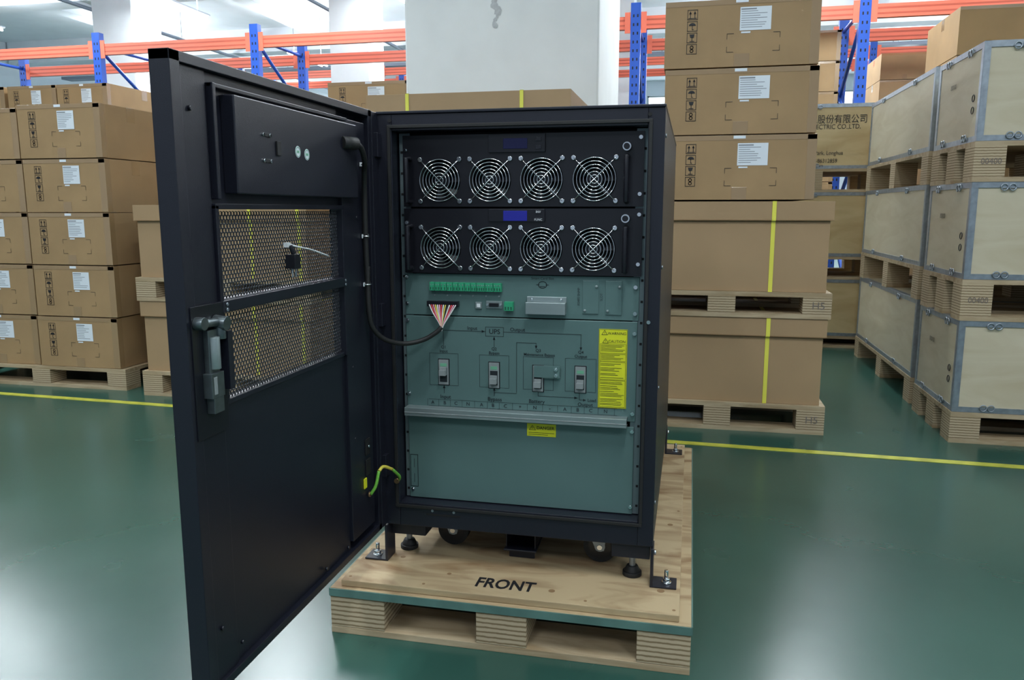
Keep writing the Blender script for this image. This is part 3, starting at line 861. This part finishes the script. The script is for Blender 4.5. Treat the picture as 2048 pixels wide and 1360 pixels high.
for z in (1.006,.862,.763): 
    g.ring((.004,-.083,z),.0078,.0016,CHROME,'z',16,5)
    g.cyl((0,-.066,z),(.004,-.066,z),.004,CHROME,8); g.box(-.001,.001,-.092,-.062,z-.004,z+.004,WHITE)
g.done()
# cable tie + plug hanging on mesh
g=G('cable_tie',door)
g.tube([(-.010,-.389,.859),(.002,-.372,.853),(.006,-.33,.846),(.010,-.272,.832)],.0016,WHITE,6,5)
g.box(-.012,-.004,-.396,-.386,.853,.861,WHITE)
g.done()
g=G('cable_plug',door,bevel=.001)
g.box(-.010,.008,-.396,-.376,.817,.841,BLACKG); g.cyl((0,-.385,.841),(-.004,-.388,.856),.004,BLACKG,10)
for dy in (-.006,.006): g.cyl((0,-.385+dy,.817),(0,-.385+dy,.802),.0015,STEEL,8)
g.done()
# door lock
g=G('door_lock_mechanism',door,bevel=.0015)
g.box(-.004,.002,-.682,-.606,.598,.785,BLACKG)
g.cyl((.010,-.674,.762),(.010,-.622,.759),.0060,LOCKM,16)
g.cyl((.002,-.672,.762),(.016,-.672,.762),.009,LOCKM,18); g.cyl((.002,-.628,.759),(.022,-.628,.757),.010,LOCKM,18)
g.cyl((.010,-.628,.757),(.010,-.628,.735),.008,LOCKM,14)
g.box(.002,.010,-.658,-.634,.690,.750,LOCKM)
g.cyl((.011,-.646,.695),(.011,-.646,.740),.008,SILVER,16)
g.box(.002,.016,-.664,-.634,.655,.690,LOCKM)
g.box(.002,.014,-.658,-.634,.632,.655,LOCKM)
g.box(.016,.017,-.660,-.652,.660,.685,GREYPL)
g.box(.002,.018,-.622,-.610,.66,.745,BLACK)
g.done()
g=G('door_studs',door)
for yy,z in ((-.645,.30),(-.645,1.05),(-.595,.25),(-.3,.235),(-.2,.235),(-.15,.45),(-.15,.60),(-.11,.90)): g.cyl((-.006,yy,z),(-.0015,yy,z),.0035,BLACK,10)
g.done()
g=G('hinges',door,bevel=.001)
for z in (.32,.66,1.02): g.cyl((-.008,-.016,z),(-.008,-.016,z+.06),.008,BLACK,14); g.box(-.012,.010,-.02,.0,z+.005,z+.055,BLACK)
g.done()
g=G('hinge_slot_plate',door,bevel=.001)
for z0 in (.40,.355): g.box(-.003,.0,-.105,-.082,z0,z0+.035,DARK)
g.cyl((0,-.093,.418),(.003,-.093,.418),.0035,CHROME,8)
g.box(-.003,.0,-.118,-.104,.33,.352,YEL)
g.cyl((0,-.097,.312),(.004,-.097,.312),.006,BRASS,8)
g.done()
g=G('earth_bond_wire',door)
pts=[(.004,-.097,.312),(.014,-.092,.33),(.018,-.082,.36),(.022,-.065,.365),(.03,-.035,.350),(.036,-.008,.325),(.030,.003,.312)]
g.tube(pts[:3],.0035,GYW,8,5); g.tube(pts[2:5],.0035,YW,8,5); g.tube(pts[4:],.0035,GYW,8,5)
g.cyl((.028,.0,.312),(.028,-.006,.312),.006,BRASS,8)
g.done()

# ---------------------------------------------------------------- world + camera
w=bpy.data.worlds.new('world'); sc.world=w; w.use_nodes=True
w.node_tree.nodes['Background'].inputs[0].default_value=(.66,.82,1,1); w.node_tree.nodes['Background'].inputs[1].default_value=.40
cam=bpy.data.cameras.new('camera'); cam.lens=28; cam.sensor_width=36; cam.clip_start=.05
co=bpy.data.objects.new('camera',cam); sc.collection.objects.link(co)
co.location=(.657,-1.627,.915); co.rotation_euler=(math.radians(90-9.27),0,math.radians(12.6))
sc.camera=co
